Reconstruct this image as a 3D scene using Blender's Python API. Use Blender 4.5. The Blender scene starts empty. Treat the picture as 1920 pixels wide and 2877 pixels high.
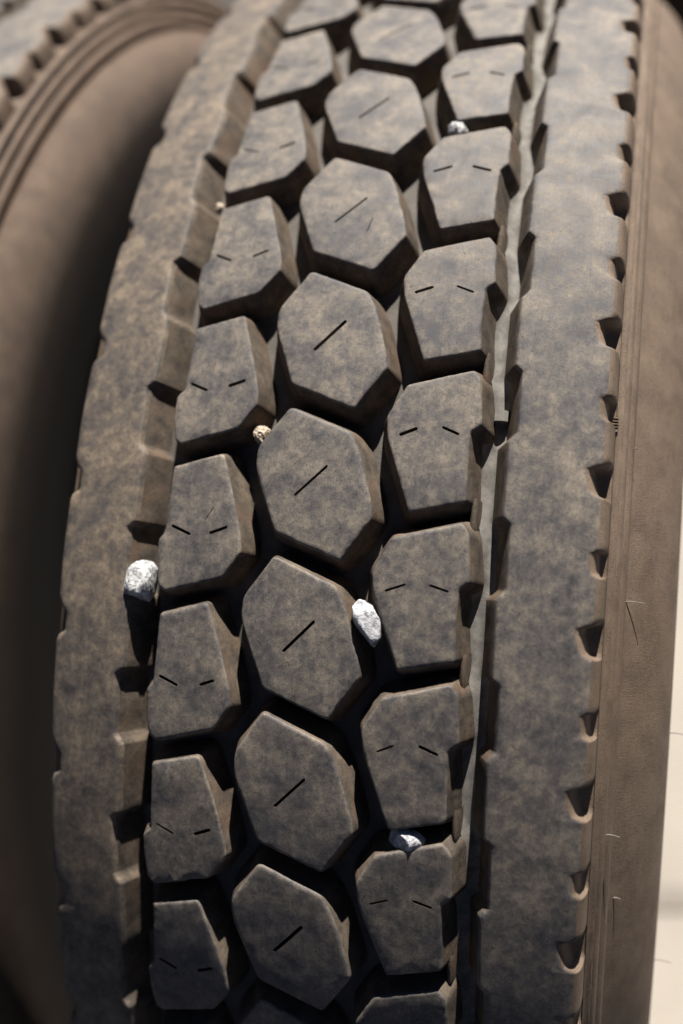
import bpy, bmesh, math, random
from mathutils import Vector, Matrix, Euler, noise
from mathutils.geometry import delaunay_2d_cdt

random.seed(7)
SC = bpy.context.scene
COL = SC.collection

# ------------------------------------------------------------------ camera
AXLE_Z = 0.519                      # height of the wheel axis above the ground
cam_d = bpy.data.cameras.new("camera")
cam = bpy.data.objects.new("camera", cam_d)
COL.objects.link(cam)
cam.location = (0.12420, -0.69101, 0.62971 + AXLE_Z)
cam.rotation_euler = (0.9302986, 0.1144236, 0.2453129)
cam_d.sensor_fit = 'VERTICAL'
cam_d.sensor_height = 36.0
cam_d.sensor_width = 24.0
cam_d.lens = 36.0 * 1.01768
cam_d.clip_start = 0.01
cam_d.clip_end = 400.0
cam_d.dof.use_dof = True
cam_d.dof.focus_distance = 0.436
cam_d.dof.aperture_fstop = 2.5
cam_d.dof.aperture_blades = 9
SC.camera = cam

# ------------------------------------------------------------------ sky + sun
SUN_DIR = Vector((0.11, 0.396, 0.911)).normalized()      # towards the sun
elev = math.asin(SUN_DIR.z)
azim = math.atan2(SUN_DIR.x, SUN_DIR.y)
W = bpy.data.worlds.new("World")
SC.world = W
W.use_nodes = True
wn = W.node_tree
sky = wn.nodes.new('ShaderNodeTexSky')
sky.sky_type = 'NISHITA'
sky.sun_disc = False
sky.sun_elevation = elev
sky.sun_rotation = azim
sky.altitude = 1500
sky.air_density = 0.15
sky.dust_density = 0.1
sky.ozone_density = 1.0
wn.nodes['Background'].inputs['Strength'].default_value = 0.05
wn.links.new(sky.outputs[0], wn.nodes['Background'].inputs['Color'])
sl = bpy.data.lights.new("sun", 'SUN')
sl.energy = 5.0
sl.angle = math.radians(0.5)
sl.color = (1.0, 0.95, 0.885)
sun = bpy.data.objects.new("sun", sl)
COL.objects.link(sun)
sun.rotation_euler = SUN_DIR.to_track_quat('Z', 'Y').to_euler()
sun.location = (1, 1, 4)

SC.view_settings.view_transform = 'Standard'
SC.view_settings.look = 'None'
SC.view_settings.exposure = 1.18
SC.view_settings.gamma = 1.0


# ------------------------------------------------------------------ materials
class NT:
    def __init__(s, name):
        s.m = bpy.data.materials.new(name)
        s.m.use_nodes = True
        s.t = s.m.node_tree
        s.b = s.t.nodes['Principled BSDF']
        s.pos = s.t.nodes.new('ShaderNodeNewGeometry').outputs['Position']

    def wheel(s, across, along):
        """coordinates that run round the wheel: (across, along the rolling direction)"""
        sep = s.t.nodes.new('ShaderNodeSeparateXYZ')
        s.t.links.new(s.pos, sep.inputs[0])
        z = s.math('SUBTRACT', sep.outputs['Z'], AXLE_Z)
        y = s.math('MULTIPLY', sep.outputs['Y'], -1.0)
        ang = s.math('ARCTAN2', z, y)
        rr = s.math('SQRT', s.math('ADD', s.math('MULTIPLY', z, z), s.math('MULTIPLY', y, y)), 0.0)
        cmb = s.t.nodes.new('ShaderNodeCombineXYZ')
        s.t.links.new(s.math('MULTIPLY', sep.outputs['X'], across), cmb.inputs[0])
        s.t.links.new(s.math('MULTIPLY', ang, along * .5), cmb.inputs[1])
        s.t.links.new(s.math('MULTIPLY', rr, across), cmb.inputs[2])
        return cmb.outputs[0]

    def noise(s, scale, detail=4, rough=.55, dist=0.0, vec=None):
        n = s.t.nodes.new('ShaderNodeTexNoise')
        n.inputs['Scale'].default_value = scale
        n.inputs['Detail'].default_value = detail
        n.inputs['Roughness'].default_value = rough
        n.inputs['Distortion'].default_value = dist
        s.t.links.new(vec or s.pos, n.inputs['Vector'])
        return n.outputs['Fac']

    def scaled(s, v):
        n = s.t.nodes.new('ShaderNodeVectorMath')
        n.operation = 'MULTIPLY'
        s.t.links.new(s.pos, n.inputs[0])
        n.inputs[1].default_value = v
        return n.outputs[0]

    def ramp(s, fac, stops):
        r = s.t.nodes.new('ShaderNodeValToRGB')
        e = r.color_ramp.elements
        while len(e) < len(stops):
            e.new(0.5)
        for i, (p, c) in enumerate(stops):
            e[i].position = p
            e[i].color = (*c, 1) if len(c) == 3 else c
        s.t.links.new(fac, r.inputs[0])
        return r.outputs[0]

    def mix(s, fac, a, b, mode='MIX'):
        n = s.t.nodes.new('ShaderNodeMix')
        n.data_type = 'RGBA'
        n.blend_type = mode
        for sock, v in ((0, fac), (6, a), (7, b)):
            if isinstance(v, (int, float)):
                n.inputs[sock].default_value = v
            elif isinstance(v, tuple):
                n.inputs[sock].default_value = (*v, 1)
            else:
                s.t.links.new(v, n.inputs[sock])
        return n.outputs[2]

    def math(s, op, a, b):
        n = s.t.nodes.new('ShaderNodeMath')
        n.operation = op
        for i, v in enumerate((a, b)):
            if isinstance(v, (int, float)):
                n.inputs[i].default_value = v
            else:
                s.t.links.new(v, n.inputs[i])
        return n.outputs[0]

    def out(s, col=None, rough=.7, spec=.4, bumps=()):
        if col is not None:
            if isinstance(col, tuple):
                s.b.inputs['Base Color'].default_value = (*col, 1)
            else:
                s.t.links.new(col, s.b.inputs['Base Color'])
        if isinstance(rough, (int, float)):
            s.b.inputs['Roughness'].default_value = rough
        else:
            s.t.links.new(rough, s.b.inputs['Roughness'])
        s.b.inputs['Specular IOR Level'].default_value = spec
        prev = None
        for h, strength, dist in bumps:
            n = s.t.nodes.new('ShaderNodeBump')
            n.inputs['Strength'].default_value = strength
            n.inputs['Distance'].default_value = dist
            s.t.links.new(h, n.inputs['Height'])
            if prev is not None:
                s.t.links.new(prev, n.inputs['Normal'])
            prev = n.outputs[0]
        if prev is not None:
            s.t.links.new(prev, s.b.inputs['Normal'])
        return s.m


def mat_worn(name="worn_tread_rubber", tint=(1, 1, 1)):
    n = NT(name)
    big = n.noise(72, 3, .5, .3)
    mid = n.noise(250, 8, .74, .25)
    fine = n.noise(1250, 4, .7)
    f = n.math('ADD', n.math('MULTIPLY', big, .40), n.math('MULTIPLY', mid, .60))
    T = lambda *c: tuple(x * t for x, t in zip(c, tint))
    c = n.ramp(f, [(.35, T(.044, .042, .045)), (.44, T(.086, .079, .077)), (.50, T(.124, .109, .097)), (.56, T(.172, .147, .121)), (.65, T(.255, .216, .172))])
    # scuffs along the rolling direction
    sc = n.noise(1.0, 5, .7, .2, n.wheel(900, 90))
    c = n.mix(1.0, c, n.ramp(sc, [(.30, (.84, .84, .85)), (.50, (1.0, 1.0, 1.0)), (.72, (1.06, 1.05, 1.04))]), 'MULTIPLY')
    g = n.ramp(fine, [(.34, (.55, .55, .57)), (.47, (.96, .96, .96)), (.70, (1.06, 1.05, 1.04))])
    c = n.mix(1.0, c, g, 'MULTIPLY')
    # dark smudges and small pits
    sm = n.noise(34, 6, .62, .8)
    c = n.mix(n.ramp(sm, [(.555, (0, 0, 0)), (.67, (.60, .60, .60))]), c, (.044, .044, .051))
    pit = n.noise(620, 2, .5, .3)
    c = n.mix(n.ramp(pit, [(.70, (0, 0, 0)), (.745, (.85, .85, .85))]), c, (.030, .028, .028))
    spk = n.noise(2600, 1, .5)
    c = n.mix(n.ramp(spk, [(.70, (0, 0, 0)), (.78, (.45, .45, .45))]), c, (.38, .34, .29))
    return n.out(c, n.ramp(mid, [(.3, (.52,) * 3), (.7, (.78,) * 3)]), .33,
                 [(n.noise(2600, 3, .65), .30, .0004), (mid, .07, .0010), (pit, -.25, .0010), (sc, .06, .0006)])


def mat_wall():
    n = NT("dirty_groove_rubber")
    a = n.noise(120, 5, .6, .3)
    c = n.ramp(a, [(.34, (.056, .046, .037)), (.50, (.098, .077, .058)), (.66, (.142, .110, .080))])
    r = n.noise(60, 4, .6, .4)
    c = n.mix(n.ramp(r, [(.50, (0, 0, 0)), (.68, (.6, .6, .6))]), c, (.112, .066, .040))
    d = n.noise(700, 4, .6)
    c = n.mix(1.0, c, n.ramp(d, [(.30, (.68, .68, .68)), (.52, (1, 1, 1))]), 'MULTIPLY')
    return n.out(c, .82, .25, [(n.noise(1400, 4, .65), .32, .0006), (n.noise(150, 3, .5), .10, .002)])


def mat_floor():
    n = NT("dusty_groove_floor")
    a = n.noise(160, 5, .6, .3)
    c = n.ramp(a, [(.36, (.120, .112, .101)), (.64, (.215, .200, .178))])
    d = n.noise(1100, 3, .6)
    c = n.mix(1.0, c, n.ramp(d, [(.32, (.82, .82, .82)), (.5, (1, 1, 1))]), 'MULTIPLY')
    return n.out(c, .8, .3, [(n.noise(2000, 4, .6), .25, .0006)])


def mat_side(name="dusty_sidewall_rubber", tint=(1, 1, 1), shaded=False):
    n = NT(name)
    T = lambda *c: tuple(x * t for x, t in zip(c, tint))
    streak = n.noise(70, 5, .62, .3)
    c = n.ramp(streak, [(.34, T(.122, .088, .063)), (.52, T(.160, .115, .081)), (.68, T(.188, .138, .098))])
    rd = n.noise(1.0, 5, .65, .3, n.wheel(420, 60))
    c = n.mix(1.0, c, n.ramp(rd, [(.30, (.90, .895, .89)), (.50, (1, 1, 1)), (.72, (1.05, 1.05, 1.04))]), 'MULTIPLY')
    d = n.noise(1300, 4, .7)
    c = n.mix(1.0, c, n.ramp(d, [(.33, (.62, .61, .60)), (.50, (1, 1, 1)), (.70, (1.12, 1.11, 1.1))]), 'MULTIPLY')
    if shaded:  # shade painted into the colour: sidewall goes near-black towards the hub
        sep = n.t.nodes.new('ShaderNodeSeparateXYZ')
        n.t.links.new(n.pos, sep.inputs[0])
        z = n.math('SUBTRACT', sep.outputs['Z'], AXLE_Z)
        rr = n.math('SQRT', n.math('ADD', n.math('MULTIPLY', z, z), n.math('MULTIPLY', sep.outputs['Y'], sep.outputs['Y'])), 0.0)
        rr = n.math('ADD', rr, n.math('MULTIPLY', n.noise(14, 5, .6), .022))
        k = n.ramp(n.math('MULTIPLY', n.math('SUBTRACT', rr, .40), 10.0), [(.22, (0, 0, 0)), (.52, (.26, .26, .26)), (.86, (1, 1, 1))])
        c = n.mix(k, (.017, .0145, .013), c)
    return n.out(c, .72, .35, [(n.noise(1500, 4, .65), .40, .0008), (rd, .06, .0008)])


def mat_stone(name, lo, hi, fleck, amount):
    n = NT(name)
    a = n.noise(300, 6, .7, .4)
    c = n.ramp(a, [(.36, lo), (.55, hi)])
    f = n.noise(480, 5, .65, .5)
    c = n.mix(n.ramp(f, [(amount, (0, 0, 0)), (amount + .05, (.9, .9, .9))]), c, fleck)
    return n.out(c, .55, .5, [(n.noise(700, 5, .7), .7, .0012)])


def mat_ground():
    n = NT("pale_concrete_ground")
    a = n.noise(2.2, 6, .6)
    c = n.ramp(a, [(.35, (.25, .226, .196)), (.65, (.32, .288, .248))])
    d = n.noise(240, 4, .7)
    c = n.mix(1.0, c, n.ramp(d, [(.30, (.72, .72, .72)), (.6, (1, 1, 1))]), 'MULTIPLY')
    return n.out(c, .9, .2, [(n.noise(180, 4, .6), .5, .004)])


def mat_plain(name, col, rough=.6, scale=60, metal=0.0):
    n = NT(name)
    a = n.noise(scale, 4, .6)
    c = n.ramp(a, [(.3, tuple(x * .75 for x in col)), (.7, tuple(min(1, x * 1.2) for x in col))])
    n.b.inputs['Metallic'].default_value = metal
    return n.out(c, rough, .35, [(n.noise(scale * 8, 3, .6), .25, .001)])


M_WORN, M_WALL, M_FLOOR, M_SIDE = mat_worn(), mat_wall(), mat_floor(), mat_side()
M_WORN_BROWN = mat_worn("worn_brown_rubber", (1.02, .95, .86))
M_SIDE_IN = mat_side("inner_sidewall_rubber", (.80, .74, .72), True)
M_BED = mat_plain("dirty_groove_bed", (.100, .089, .078), .85, 90)
M_STONE_W = mat_stone("white_speckled_granite", (.16, .165, .175), (.54, .54, .53), (.045, .05, .065), .57)
M_STONE_G = mat_stone("pale_grey_quartz", (.17, .17, .19), (.54, .54, .55), (.10, .09, .13), .60)
M_STONE_T = mat_stone("tan_pebble_stone", (.26, .20, .15), (.44, .36, .27), (.25, .17, .11), .62)
M_GROUND = mat_ground()
M_DARK = mat_plain("bounce_cut_dark_ground", (.035, .032, .03), .9, 14)  # unseen ground, made dark to cut light bounced onto the tyre
M_BAND = mat_plain("darker_pavement_tone", (.17, .15, .13), .9, 60)
M_STEEL = mat_plain("painted_wheel_steel", (.09, .085, .08), .5, 40, .2)
M_BACK_SHEET = mat_plain("dark_brown_sheet", (.026, .017, .011), .9, 30)
M_HAIR = mat_plain("pale_rubber_whisker", (.19, .17, .15), .6, 500)

# ------------------------------------------------------------------ tread geometry
R, CROWN, PITCH, PH0, NP = 0.52, 0.77915, math.radians(7.2), math.radians(68.843), 50
MM = 0.001
DEEP = 16.0                                   # groove depth, mm
PL = R * PITCH * 1000.0                       # pitch length, mm


def rad(x):
    return R - x * x / (2 * CROWN)


def P(s, x, d):
    """tread coordinate (pitches down from the reference, mm across, mm deep) -> wheel space"""
    ph = PH0 - PITCH * s
    r = rad(x * MM) - d * MM
    return Vector((x * MM, -r * math.cos(ph), r * math.sin(ph)))


def link(name, bm_or_me, mats, parent=None, smooth=True):
    if isinstance(bm_or_me, bmesh.types.BMesh):
        me = bpy.data.meshes.new(name)
        bm_or_me.to_mesh(me)
        bm_or_me.free()
    else:
        me = bm_or_me
    for m in mats:
        me.materials.append(m)
    if smooth:
        me.shade_smooth()
        me.set_sharp_from_angle(angle=math.radians(smooth if smooth > 1 else 48))
    o = bpy.data.objects.new(name, me)
    COL.objects.link(o)
    if parent:
        o.parent = parent
    return o


def tag(o, label, cat, group=None, kind=None):
    o["label"] = label
    o["category"] = cat
    if group:
        o["group"] = group
    if kind:
        o["kind"] = kind


def round_poly(pts, rc, step=1.5):
    """(corner list in plane mm) -> dense closed outline with rounded corners; pts are (a, x) or (a, x, r)"""
    n = len(pts)
    out = []
    segs = []
    for i in range(n):
        p, q, r = Vector(pts[i - 1][:2]), Vector(pts[i][:2]), Vector(pts[(i + 1) % n][:2])
        rr = pts[i][2] if len(pts[i]) > 2 else rc
        c1, c2 = min(rr, (p - q).length * .42), min(rr, (r - q).length * .42)
        segs.append((q + (p - q).normalized() * c1, q, q + (r - q).normalized() * c2))
    for i in range(n):
        a, q, b = segs[i]
        for k in range(5):
            t = k / 4
            out.append(a * (1 - t) ** 2 + q * 2 * t * (1 - t) + b * t * t)
        a2 = segs[(i + 1) % n][0]
        L = (a2 - b).length
        m = max(1, int(L / step))
        for k in range(1, m):
            out.append(b.lerp(a2, k / m))
    res = []
    for v in out:
        if not res or (v - res[-1]).length > .12:
            res.append(v)
    if (res[0] - res[-1]).length < .12:
        res.pop()
    return res


def area(ps):
    return .5 * sum(ps[i - 1].x * ps[i].y - ps[i].x * ps[i - 1].y for i in range(len(ps)))


def offset(ps, d):
    """move an outline outwards by d (scalar or function of the outward normal)"""
    sg = 1 if area(ps) > 0 else -1
    n = len(ps)
    res = []
    for i in range(n):
        e1, e2 = (ps[i] - ps[i - 1]).normalized(), (ps[(i + 1) % n] - ps[i]).normalized()
        n1, n2 = Vector((e1.y, -e1.x)) * sg, Vector((e2.y, -e2.x)) * sg
        nn = (n1 + n2)
        if nn.length < 1e-6:
            nn = n1
        nn.normalize()
        k = 1 / max(.6, nn.dot(n1))
        dd = d(nn) if callable(d) else d
        res.append(ps[i] + nn * dd * k)
    return res


def inside(p, poly):
    c = False
    n = len(poly)
    for i in range(n):
        a, b = poly[i - 1], poly[i]
        if (a.y > p.y) != (b.y > p.y) and p.x < (b.x - a.x) * (p.y - a.y) / (b.y - a.y) + a.x:
            c = not c
    return c


def sipe_quad(a, b, w):
    a, b = Vector(a), Vector(b)
    t = (b - a).normalized()
    nn = Vector((-t.y, t.x)) * w / 2
    return [a + nn * .5 - t * .6, a + nn, b + nn, b + nn * .45 + t * .7, b - nn * .5 + t * .5, b - nn, a - nn, a - nn * .6 - t * .4]


def block_mesh(name, corners, sipes, taper, seed, rc=2.0, wear=1.0, tie=False):
    """one tread block: corners as (s, x[, r]); sipes as ((s, x), (s, x), width)"""
    rnd = random.Random(seed)

    def jit(v):
        return v + rnd.uniform(-.35, .35)
    pts = [(jit(c[0] * PL), jit(c[1])) + tuple(r * .7 for r in c[2:]) for c in corners]
    line = round_poly(pts, rc, 1.15)
    nicks = [(rnd.choice(line).copy(), rnd.uniform(2.2, 4.2), rnd.uniform(.2, .5)) for _ in range(rnd.choice((1, 2, 2, 3)))]

    def nick(v):
        return sum(dep * max(0, 1 - ((v - p).length / w) ** 2) for p, w, dep in nicks)
    so = rnd.uniform(0, 50)

    def nz(v, f, amp):
        return amp * noise.noise(Vector((v.x * f + so, v.y * f, so)))
    tf = taper
    rings = []
    # depth, outward offset, roughness of the line
    spec = [(DEEP + .8, 1.0, 0), (DEEP - 2, .88, .1), (8, .50, .15), (3.2, .16, .14), (.95, None, .12), (.42, None, .12), (.12, None, .1), (0.0, None, .1)]
    inset = {4: .02, 5: -.16 * wear, 6: -.45 * wear, 7: -.9 * wear}
    for i, (d, k, amp) in enumerate(spec):
        if k is not None:
            ring = offset(line, lambda nn, k=k: tf(nn) * k)
        else:
            ring = offset(line, inset[i])
            pull = offset(line, inset[i] - 1.0)
            ring = [v + (p - v) * nick(l) * min(1.0, (i - 3) * .4) for v, p, l in zip(ring, pull, line)]
        rings.append([(v + Vector((nz(v, .45, amp), nz(v + Vector((9, 4)), .45, amp))), d + (nz(v, .5, .2) + nz(v, 1.9, .16) if i in (4, 5, 6) else 0)) for v in ring])
    bm = bmesh.new()

    def V(v, d):
        return bm.verts.new(P(v.x / PL, v.y, d))
    vr = [[V(v, d) for v, d in ring] for ring in rings]
    n = len(line)
    flip = area(line) > 0
    for a in range(len(vr) - 1):
        for i in range(n):
            j = (i + 1) % n
            q = (vr[a][i], vr[a][j], vr[a + 1][j], vr[a + 1][i])
            f = bm.faces.new(q if not flip else q[::-1])
            f.material_index = 1 if a < 4 else 0
    # top sheet with the sipes cut out of it
    top = [v for v, d in rings[-1]]
    vs = list(top)
    es = [(i, (i + 1) % n) for i in range(n)]
    holes = []
    cracks = []
    if rnd.random() < .12:
        m = Vector((sum(c[0] for c in corners) / len(corners) + rnd.choice((-.17, .17)) + rnd.uniform(-.04, .04), sum(c[1] for c in corners) / len(corners) + rnd.uniform(-8, 8)))
        t = rnd.uniform(-.6, .6)
        L = rnd.uniform(1.8, 3.6)
        cracks.append(((m.x - L / PL * math.cos(t), m.y - L * math.sin(t)), (m.x + L / PL * math.cos(t), m.y + L * math.sin(t)), .42))
    for a, b, w in list(sipes) + cracks:
        a = (a[0] + rnd.uniform(-.006, .006), a[1] + rnd.uniform(-.5, .5))
        b = (b[0] + rnd.uniform(-.006, .006), b[1] + rnd.uniform(-.5, .5))
        w *= rnd.uniform(.65, 1.1)
        qd = sipe_quad((a[0] * PL, a[1]), (b[0] * PL, b[1]), w)
        st = len(vs)
        vs += qd
        es += [(st + i, st + (i + 1) % len(qd)) for i in range(len(qd))]
        holes.append((qd, list(range(st, st + len(qd)))))
    x0, x1 = min(v.x for v in top), max(v.x for v in top)
    y0, y1 = min(v.y for v in top), max(v.y for v in top)
    shrunk = offset(line, -3.6)
    g = 4.2
    i = 0
    yy = y0
    while yy < y1:
        xx = x0 + (g / 2 if i % 2 else 0)
        while xx < x1:
            p = Vector((xx, yy)) + Vector((rnd.uniform(-.6, .6), rnd.uniform(-.6, .6)))
            if inside(p, shrunk) and not any(inside(p, offset(h[0], 1.3)) for h in holes):
                vs.append(p)
            xx += g
        yy += g * .87
        i += 1
    ov, oe, of, om, _, _ = delaunay_2d_cdt(vs, es, [], 0, 1e-4)
    idx = {}
    for k, src in enumerate(om):
        idx[k] = src[0] if src else None
    new = []
    for k, v in enumerate(ov):
        src = idx[k]
        if src is not None and src < n:
            new.append(vr[-1][src])
        else:
            new.append(V(v, nz(v, .09, .16)))
    back = {src: new[k] for k, src in idx.items() if src is not None}
    for f in of:
        c = sum((ov[k] for k in f), Vector((0, 0))) / len(f)
        if not inside(c, top) or any(inside(c, h[0]) for h in holes):
            continue
        a, b, cc = (ov[k] for k in f[:3])
        ccw = (b - a).cross(cc - a) > 0
        vv = [new[k] for k in f]
        try:
            bm.faces.new(vv[::-1] if ccw else vv)
        except ValueError:
            pass
    for qd, ids in holes:
        low = [V(v, 9.0) for v in qd]
        m = len(qd)
        for i in range(m):
            j = (i + 1) % m
            f = bm.faces.new((back[ids[i]], back[ids[j]], low[j], low[i]))
            f.material_index = 1
            f.smooth = False
        f = bm.faces.new(low)
        f.material_index = 1
    if tie:
        rows = []
        for sa, da in ((1.03, 7.5), (1.09, 6.2), (1.15, 6.6), (1.21, 6.0), (1.27, 7.5)):
            row = []
            for xa, dd in ((62.2, 9.5), (63.4, 2.2), (64.4, .3), (65.2, 0), (65.9, .6), (66.6, 4), (67.4, 9.6)):
                row.append(V(Vector((sa * PL, xa - (1.2 if abs(sa - 1.15) > .05 else 0) * (xa < 63)), ), da + dd))
            rows.append(row)
        for ra, rb in zip(rows, rows[1:]):
            for i in range(len(ra) - 1):
                f = bm.faces.new((ra[i], ra[i + 1], rb[i + 1], rb[i]))
                f.material_index = 1
    bmesh.ops.recalc_face_normals(bm, faces=bm.faces)
    # the outer shell must face away from the axle
    s = 0
    for f in bm.faces:
        if f.material_index == 0:
            c = f.calc_center_median()
            s += f.normal.dot(Vector((0, c.y, c.z)))
    if s < 0:
        bmesh.ops.reverse_faces(bm, faces=bm.faces)
    me = bpy.data.meshes.new(name)
    bm.to_mesh(me)
    bm.free()
    for m in (M_WORN, M_WALL):
        me.materials.append(m)
    me.shade_smooth()
    me.set_sharp_from_angle(angle=math.radians(48))
    return me


CENTRE = [(-.498, -16.4, 3.0), (-.340, 11.6, 3.5), (-.190, 16.8, 7), (.121, 23.4, 6), (.220, 24.6, 2), (.508, 12.0, 2.5),
          (.352, -17.0, 2.5), (-.075, -28.8, 7), (-.210, -28.6, 4)]
LEFT = [(.936, -67.2, 1.5), (.836, -44.4, 3), (1.15, -36.8, 9), (1.386, -31.9, 7), (1.493, -31.0, 2), (1.668, -39.0, 3),
        (1.790, -65.8, 2.5), (1.745, -69.2, 2.5), (1.59, -70.8, 5), (1.440, -70.9, 2.2), (1.392, -67.8, 1.5)]
RIGHT = [(.333, 33.7, 2), (.212, 61.2, 1.8), (.272, 64.8, 3), (.572, 66.0, 1.6), (.622, 62.2, 1.8), (.85, 61.8, 6),
         (1.078, 62.6, 2.5), (1.163, 39.2, 2), (.693, 27.4, 4), (.545, 26.2, 3)]
SIPE_C = [((.101, -9.1), (-.102, 3.2), 1.5)]
SIPE_L = [((1.350, -64.4), (1.396, -56.4), 1.4), ((1.372, -45.8), (1.331, -39.2), 1.5)]
SIPE_R = [((.668, 33.0), (.623, 39.7), 1.4), ((.609, 50.4), (.645, 57.3), 1.4)]

# the plane vector is (a = s, along and down the tyre; x, across), so nn.y is "to the right"
ctaper = lambda nn: 4.5 - .9 * max(0, nn.y)
ltaper = lambda nn: 4.3 - .5 * max(0, nn.y)
rtaper = lambda nn: 4.6
NV = 10
MESH = {
    'c': [block_mesh("tread_block_centre", CENTRE, SIPE_C, ctaper, 11 + i, wear=1 + .15 * i) for i in range(NV)],
    'l': [block_mesh("tread_block_inner", LEFT, SIPE_L, ltaper, 31 + i, wear=1 + .12 * i) for i in range(NV)],
    'r': [block_mesh("tread_block_outer", RIGHT, SIPE_R, rtaper, 51 + i, wear=1 + .12 * i, tie=True) for i in range(NV)],
}


# ------------------------------------------------------------------ ribs and carcass
def interp(tab, s):
    """piecewise linear, periodic over one pitch; tab = [(s, v), ...] with s in [0, 1)"""
    s = s % 1.0
    t = [(tab[-1][0] - 1, tab[-1][1])] + tab + [(tab[0][0] + 1, tab[0][1])]
    for (a, va), (b, vb) in zip(t, t[1:]):
        if a <= s <= b:
            return va + (vb - va) * ((s - a) / (b - a) if b > a else 0)
    return tab[0][1]


LI = [(.318, -83.4), (.324, -83.5), (.362, -86.6), (.372, -86.9), (.55, -86.2), (.776, -86.1), (.786, -86.0), (.846, -83.1), (.856, -83.0)]
LO = [(.0, -116.5), (.11, -116.3), (.122, -116.6), (.150, -119.6), (.19, -120.6), (.60, -121.0), (.88, -120.7), (.94, -119.4), (.985, -116.9)]
RI = [(.150, 77.5), (.158, 77.6), (.198, 80.4), (.208, 80.5), (.602, 80.5), (.612, 80.4), (.668, 77.4), (.678, 77.3)]
RN = [(.305, 0), (.322, .5), (.335, 3.2), (.445, 2.9), (.474, 2.1), (.492, 0), (.500, 0), (.752, 0), (.778, 1.5), (.805, 6.6), (.845, 7.0), (.940, 5.3), (.972, 4.0), (.992, .4), (.999, 0)]


def stations(*tabs):
    ss = {round(i / 22, 5) for i in range(22)}
    for t in tabs:
        for a, _ in t:
            ss.add(round(a % 1, 5))
    ss = sorted(ss)
    res = [ss[0]]
    for a in ss[1:]:
        if a - res[-1] > .004:
            res.append(a)
    return [k + a for k in range(NP) for a in res]


def loft(name, sections, matidx, mats, parent):
    """closed ring of cross-sections -> one mesh"""
    n, m = len(sections), len(sections[0])
    verts = [v for sec in sections for v in sec]
    faces, mi = [], []
    for i in range(n):
        j = (i + 1) % n
        for k in range(m - 1):
            faces.append((i * m + k, j * m + k, j * m + k + 1, i * m + k + 1))
            mi.append(matidx[k])
    me = bpy.data.meshes.new(name)
    me.from_pydata([tuple(v) for v in verts], [], faces)
    bm = bmesh.new()
    bm.from_mesh(me)
    bmesh.ops.recalc_face_normals(bm, faces=bm.faces)
    bm.to_mesh(me)
    bm.free()
    me.polygons.foreach_set('material_index', mi)
    me.update()
    return link(name, me, mats, parent)


def rib_sections(sign, inner, outer, notch):
    res = []
    for s in stations(inner, outer if outer else notch):
        xi = interp(inner, s)
        w = [.25 * noise.noise(Vector((s * 9, k * 3.1, sign))) for k in range(6)]
        nt = interp(notch, s) if notch else 0.0
        xe = interp(outer, s) if outer else 117.9 - nt
        xf = 117.9 * sign if notch else -120.9 if True else 0
        if not notch:
            nt = xe + 120.9
        tp = 8.6 if sign < 0 else 6.2
        sec = [(xi - sign * tp, DEEP + .6), (xi - sign * tp * .9, DEEP - 1.5), (xi - sign * tp * .46 + w[0], 7.5), (xi - sign * tp * .12 + w[1], 2.2),
               (xi + w[2] * .5, 1.1 + w[0]), (xi + sign * .35 + w[2] * .5, .4), (xi + sign * 1.2, 0.05)]
        xin = xi + sign * 3.0
        xout = xe - sign * 4.0
        for k in range(6):
            t = k / 5
            x = xin + (xout - xin) * t
            sec.append((x, .12 * noise.noise(Vector((s * 4, x * .08, 3 + sign)))))
        sec += [(xe - sign * 2.6, .2), (xe - sign * 1.4, .75), (xe - sign * .5, 1.9), (xe + sign * .1 + w[4], 3.6)]
        # shoulder wall: full notch down to 8 mm, running out by 12.5 mm
        e = xf
        for d, k in ((5.5, 1.0), (8.5, .97), (10.6, .85), (12.0, .10), (12.6, 0)):
            sec.append((e + sign * (.2 + d * .085) - sign * abs(nt) * k, d))
        res.append([P(s, x, d) for x, d in sec])
    return res


def lathe_pts(profile, s):
    ph = PH0 - PITCH * s
    return [Vector((x, -r * math.cos(ph), r * math.sin(ph))) for x, r in profile]


def lower_profile(sign, cx):
    """sidewall from the end of the shoulder wall down to the bead: (x, r) pairs in metres"""
    half = [(119.3, 498.9), (119.9, 498.3), (120.7, 497.7), (122.0, 497.3), (122.3, 496.8), (121.2, 496.3), (117.6, 496.0), (115.4, 495.2), (115.6, 493.6),
            (119.8, 492.8), (122.8, 492.1), (124.0, 491.0), (124.6, 489.2), (124.0, 488.2), (122.7, 487.4), (122.8, 486.2),
            (124.8, 485.1), (126.5, 483.6), (127.2, 481.2), (126.9, 480.0), (125.9, 479.0), (126.1, 477.4)]
    for i in range(12):
        r = 475.4 - 37.4 * i / 11
        half.append((150.0 - 22.2 * ((r - 438) / 37.4) ** 1.8, r))
    half += [(150.0, 430), (149.7, 420), (148.9, 408), (147.6, 395), (146.4, 384), (143.0, 366), (138.0, 348), (132.0, 332), (126.5, 318),
             (122.6, 308), (121.0, 303), (119, 300), (112, 292), (104, 287.5)]
    return [(cx + sign * x * MM, r * MM) for x, r in half]


def side_sections(sign, cx):
    prof = lower_profile(sign, cx)
    res = []
    for i in range(600):
        s = i * NP / 600
        pr = list(prof)
        # the moulding line on the edge of the strip is ragged
        for k, a in ((2, .15), (3, .45), (4, .45)):
            x, r = pr[k]
            j = noise.noise(Vector((i * 1.7, k, sign))) * a * MM
            pr[k] = (x + j, r + j * .5)
        res.append(lathe_pts(pr, s))
    return res


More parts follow.
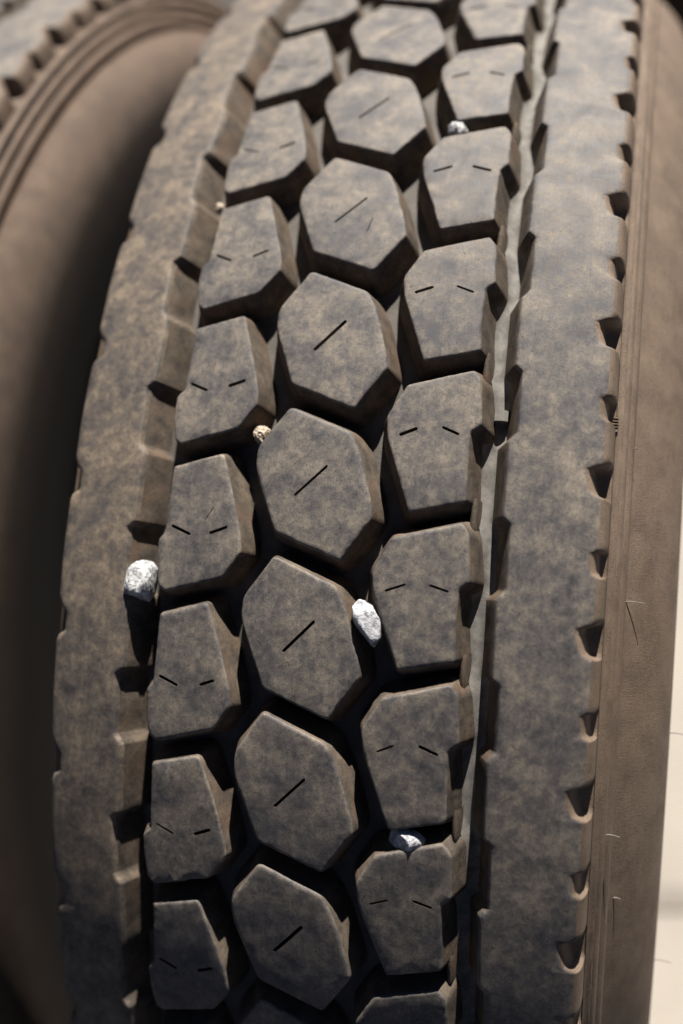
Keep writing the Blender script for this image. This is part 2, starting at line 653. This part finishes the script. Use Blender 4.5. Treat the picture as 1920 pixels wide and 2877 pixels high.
def build_tyre(name):
    root = bpy.data.objects.new(name, None)
    COL.objects.link(root)
    root.empty_display_size = .1
    # carcass: groove floor ring and the closed inside of the casing
    prof = []
    for x in [-114, -100] + list(range(-92, 96, 4)) + [100, 114]:
        d = DEEP + (.0 if abs(x) < 96 else 5)
        prof.append((x * MM, rad(x * MM) - d * MM))
    inner = [(.112, .470), (.124, .455), (.137, .437), (.136, .424), (.128, .40), (.118, .37), (.112, .34), (.110, .31), (.104, .2875)]
    low = [(-.0030 - x if False else -x - .003, r) for x, r in inner][::-1]
    prof_in = inner + [(.09, .2875), (.095, .32), (.105, .37), (.115, .41), (.105, .45), (0, .485)]
    full = low + prof + inner
    secs = [lathe_pts(full, i * NP / 300) for i in range(300)]
    floor_range = range(len(low), len(low) + len(prof))
    car = loft("carcass", secs, [0 if k in floor_range else 1 for k in range(len(full))], (M_BED, M_SIDE), root)
    loft("shoulder_rib", rib_sections(-1, LI, LO, None), [1, 1, 1, 0, 0] + [0] * 14 + [1] * 8, (M_WORN_BROWN, M_WALL), root)
    loft("shoulder_rib", rib_sections(1, RI, None, RN), [1, 1, 1, 0, 0] + [0] * 8 + [2] * 14, (M_WORN, M_WALL, M_SIDE), root)
    for sg, cx in ((1, 0.0), (-1, -.003)):
        loft("sidewall", side_sections(sg, cx), [0] * 80, (M_SIDE,), root)
    # steel rim under the beads
    rp = [(-.115, .303), (-.112, .290), (-.098, .284), (-.07, .272), (.07, .272), (.098, .284), (.112, .290), (.115, .303), (.110, .303), (.104, .280),
          (.07, .262), (.055, .20), (.052, .11), (.046, .11), (.046, .20), (.058, .255), (-.07, .262), (-.105, .282), (-.110, .303), (-.115, .303)]
    loft("rim", [lathe_pts(rp, i * NP / 120) for i in range(120)], [0] * 30, (M_STEEL,), root)
    for row in 'clr':
        for k in range(NP):
            me = MESH[row][(k * 3 + k // 10) % NV]
            o = bpy.data.objects.new("tread_block", me)
            COL.objects.link(o)
            o.parent = root
            o.rotation_euler = (PITCH * k, 0, 0)
    return root


def seg_box(s0, s1, x0, x1, dt, db, crown=0.6):
    """small bar lying across the groove, rounded on top: mesh"""
    bm = bmesh.new()
    rows = []
    for s in (s0, s0 + (s1 - s0) * .12, s0 + (s1 - s0) * .5, s1):
        row = []
        for t in [i / 8 for i in range(9)]:
            x = x0 + (x1 - x0) * t
            u = 2 * t - 1
            d = dt + crown * u * u + (1.6 if s == s0 else 0)
            row.append(bm.verts.new(P(s, x, d)))
        rows.append(row)
    for a, b in zip(rows, rows[1:]):
        for i in range(8):
            bm.faces.new((a[i], a[i + 1], b[i + 1], b[i]))
    for row, s in ((rows[0], s0), (rows[-1], s1)):
        lo = [bm.verts.new(P(s, x0 + (x1 - x0) * i / 8, db)) for i in range(9)]
        for i in range(8):
            bm.faces.new((row[i], row[i + 1], lo[i + 1], lo[i]))
    bmesh.ops.recalc_face_normals(bm, faces=bm.faces)
    return bm


tyre = build_tyre("truck_tyre")
tyre.location = (0, 0, 0)
for ch in tyre.children:
    ch.location = (0, 0, AXLE_Z)
tag(tyre, "worn dusty truck tyre in front with white stones wedged in its tread", "tyre", "pair of dual truck tyres on one axle")

# the outer groove: rounded dusty floor that follows the zigzag, and a wear bar
GX = [(.16, 70.0), (.24, 73.0), (.58, 73.0), (.68, 69.7), (.80, 69.3), (.95, 69.3), (1.09, 69.5)]
secs = []
for s in [k + i / 14 for k in range(NP) for i in range(14)]:
    gx = interp([(a % 1, b) for a, b in sorted(GX, key=lambda t: t[0] % 1)], s)
    sec = []
    for i in range(9):
        u = -1 + i / 4
        w = .25 * noise.noise(Vector((s * 6, u * 2, 0)))
        sec.append(P(s, gx + u * 5.0, DEEP - .4 - 3.6 * u * u + w * .5))
    secs.append(sec)
loft("groove_strip", secs, [0] * 12, (M_FLOOR,), tyre).location.z = AXLE_Z
link("wear_bar", seg_box(2.405, 2.487, 69.6, 75.2, 10.4, DEEP + 1), (M_FLOOR,), tyre, False).location.z = AXLE_Z


# mould whiskers on the outer sidewall
def whisker(base, tip, r=.00026, bend=.0004):
    bm = bmesh.new()
    a, b = Vector(base), Vector(tip)
    t = (b - a).normalized()
    u = t.orthogonal().normalized()
    v = t.cross(u)
    prev = None
    for k in range(7):
        f = k / 6
        c = a.lerp(b, f) + u * bend * math.sin(f * math.pi)
        rr = r * (1 - .35 * f)
        ring = [bm.verts.new(c + (u * math.cos(w) + v * math.sin(w)) * rr) for w in [i * math.tau / 6 for i in range(6)]]
        if prev:
            for i in range(6):
                bm.faces.new((prev[i], prev[(i + 1) % 6], ring[(i + 1) % 6], ring[i]))
        prev = ring
    bm.faces.new(prev)
    bmesh.ops.recalc_face_normals(bm, faces=bm.faces)
    return bm


def side_pt(s, k, out=0.0):
    """point on the outer sidewall profile (k = radius in mm) lifted outwards"""
    prof = lower_profile(1, 0.0)
    x = 0
    for (x0, r0), (x1, r1) in zip(prof, prof[1:]):
        if min(r0, r1) <= k * MM <= max(r0, r1):
            x = x0 + (x1 - x0) * ((r0 - k * MM) / (r0 - r1) if r0 != r1 else 0)
            break
    ph = PH0 - PITCH * s
    r = k * MM
    return Vector((x + out * MM, -r * math.cos(ph), r * math.sin(ph)))


for s, k, L in ((3.61, 476, 8.5), (4.62, 444, 8), (5.20, 488, 7), (5.77, 474, 3.5), (6.64, 441, 8), (2.53, 482, 3.0), (4.05, 479, 1.6)):
    b = side_pt(s, k, -.4)
    tip = b + Vector((L * MM, 0, 0)) + Vector((0, 0, -L * .05 * MM))
    link("rubber_whisker", whisker(b, tip), (M_HAIR,), tyre).location.z = AXLE_Z
for k in range(5):
    s = 2.405 + k * .0205
    bm = bmesh.new()
    L = .006 if k < 4 else .016
    q = [P(s + a, x, d) for d in (11.0, 14.6) for a, x in ((0, 117.4), (L, 117.4), (L, 119.9 + .09 * d - 1.0), (0, 119.9 + .09 * d - 1.0))]
    vs = [bm.verts.new(v) for v in q]
    for f in ((0, 1, 2, 3), (7, 6, 5, 4), (0, 4, 5, 1), (1, 5, 6, 2), (2, 6, 7, 3), (3, 7, 4, 0)):
        bm.faces.new([vs[i] for i in f])
    bmesh.ops.recalc_face_normals(bm, faces=bm.faces)
    link("serration", bm, (M_SIDE,), tyre, False).location.z = AXLE_Z

# ------------------------------------------------------------------ the second tyre of the pair
rear = bpy.data.objects.new("truck_tyre", None)
COL.objects.link(rear)
rear.location = (-.3458, 0, 0)
for ch in list(tyre.children):
    if ch.name.split('.')[0] in ("rubber_whisker", "serration", "wear_bar", "groove_strip"):
        continue
    c = ch.copy()
    COL.objects.link(c)
    c.parent = rear
    c.rotation_euler.x += PITCH * .3
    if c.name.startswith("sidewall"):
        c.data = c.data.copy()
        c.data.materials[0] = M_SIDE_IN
tag(rear, "blurred inner truck tyre mostly hidden behind the first, with bare ringed sidewall", "tyre", "pair of dual truck tyres on one axle")


# ------------------------------------------------------------------ stones
def stone(name, s, x, d, size, rot, seed, mat, cuts, label, rough=.10, cat="stone"):
    """size = mm (along tyre, across, radial)"""
    rnd = random.Random(seed)
    bm = bmesh.new()
    bmesh.ops.create_icosphere(bm, subdivisions=4, radius=1.0)
    planes = []
    for _ in range(cuts):
        n = Vector((rnd.gauss(0, 1), rnd.gauss(0, 1), rnd.gauss(0, 1))).normalized()
        planes.append((n, rnd.uniform(.62, .88)))
    for v in bm.verts:
        c = v.co.copy()
        for n, h in planes:
            e = c.dot(n) - h
            if e > 0:
                c -= n * e
        o = Vector((seed * 3.3, 0, 0))
        c *= 1 + rough * noise.noise(c * 1.6 + o) + rough * .8 * noise.noise(c * 4 + o) + rough * .6 * noise.noise(c * 9 + o)
        v.co = Vector((c.x * size[1], c.y * size[0], c.z * size[2])) * .5 * MM
    ph = PH0 - PITCH * s
    o = link(name, bm, (mat,), None, 22)
    # local x across the tyre, y up along the tread, z outwards
    zz = Vector((0, -math.cos(ph), math.sin(ph)))
    yy = Vector((0, math.sin(ph), math.cos(ph)))
    o.rotation_euler = (Matrix((Vector((1, 0, 0)), yy, zz)).transposed() @ Euler(rot).to_matrix()).to_euler()
    o.location = P(s, x, d) + Vector((0, 0, AXLE_Z))
    tag(o, label, cat, "stones wedged in the tread grooves")
    return o


stone("wedged_stone", 3.735, -79.0, 4.0, (21.5, 14.8, 15), (0, 0, -.12), 3, M_STONE_W, 9, "round white speckled stone stuck between the left rib and a block, largest of all", .07)
stone("wedged_stone", 3.872, 25.6, 3.0, (21, 11.5, 14), (.1, .15, .42), 8, M_STONE_G, 11, "angular pale grey stone in the gap beside the middle row of blocks", .06)
stone("wedged_stone", 2.68, -30.0, 8.0, (8.5, 8.5, 9), (0, 0, .3), 5, M_STONE_T, 3, "small tan pebble tucked beside a middle row block, above the round white stone", .15)
stone("wedged_stone", 5.235, 45.6, 5.0, (10.5, 16.5, 12), (.35, 0, .08), 9, M_STONE_G, 8, "white flat chip deep in the slot between two lower right row blocks", .05)
stone("wedged_stone", .20, 38.8, 5.0, (10, 9.5, 10), (0, 0, .2), 6, M_STONE_W, 3, "blurred white stone at the top edge of a block high in the right row", .12)
stone("wedged_stone", .85, -71.5, 6.0, (6, 5, 6), (0, 0, .3), 4, M_STONE_T, 3, "tiny yellowish pebble high in the groove next to the left rib", .15)

# ------------------------------------------------------------------ ground and what stands behind
def sheet(name, x0, x1, y0, y1, z, n, mat):
    bm = bmesh.new()
    gv = [[bm.verts.new((x0 + (x1 - x0) * i / n, y0 + (y1 - y0) * j / n, z)) for j in range(n + 1)] for i in range(n + 1)]
    for i in range(n):
        for j in range(n):
            bm.faces.new((gv[i][j], gv[i + 1][j], gv[i + 1][j + 1], gv[i][j + 1]))
    return link(name, bm, (mat,), None, False)


tag(sheet("ground", -200, 200, -200, 200, 0, 40, M_DARK), "ground under the tyres, made dark to cut bounced light", "ground", None, "structure")
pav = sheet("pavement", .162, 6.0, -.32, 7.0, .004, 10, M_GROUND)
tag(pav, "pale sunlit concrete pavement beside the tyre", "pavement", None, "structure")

bm = bmesh.new()
q = [bm.verts.new(v) for v in ((.163, .075, .008), (.163, .045, .008), (2.4, .42, .008), (2.4, .45, .008))]
bm.faces.new(q)
link("pavement_band", bm, (M_BAND,), pav, False)  # narrow darker band across the pavement

bm = bmesh.new()
nx, nz_ = 12, 16
for sy in (0, 1):
    pass
vv = {}
for sy in (0, 1):
    for i in range(nx + 1):
        for j in range(nz_ + 1):
            x = .02 + .62 * i / nx
            z = .0 + .95 * j / nz_
            y = 1.35 + .02 * math.sin(x * 9) + .012 * sy + .05 * (1 - j / nz_)
            vv[sy, i, j] = bm.verts.new((x, y, z))
for sy in (0, 1):
    for i in range(nx):
        for j in range(nz_):
            bm.faces.new((vv[sy, i, j], vv[sy, i + 1, j], vv[sy, i + 1, j + 1], vv[sy, i, j + 1]))
edge = [(i, 0) for i in range(nx)] + [(nx, j) for j in range(nz_)] + [(i, nz_) for i in range(nx, 0, -1)] + [(0, j) for j in range(nz_, 0, -1)]
for a, b in zip(edge, edge[1:] + edge[:1]):
    bm.faces.new((vv[0, a[0], a[1]], vv[0, b[0], b[1]], vv[1, b[0], b[1]], vv[1, a[0], a[1]]))
bmesh.ops.recalc_face_normals(bm, faces=bm.faces)
f = link("dark_back_sheet", bm, (M_BACK_SHEET,), None)  # plain dark sheet filling the top corner
tag(f, "dark brown blurred sheet standing behind the tyre at the top corner", "mud flap")
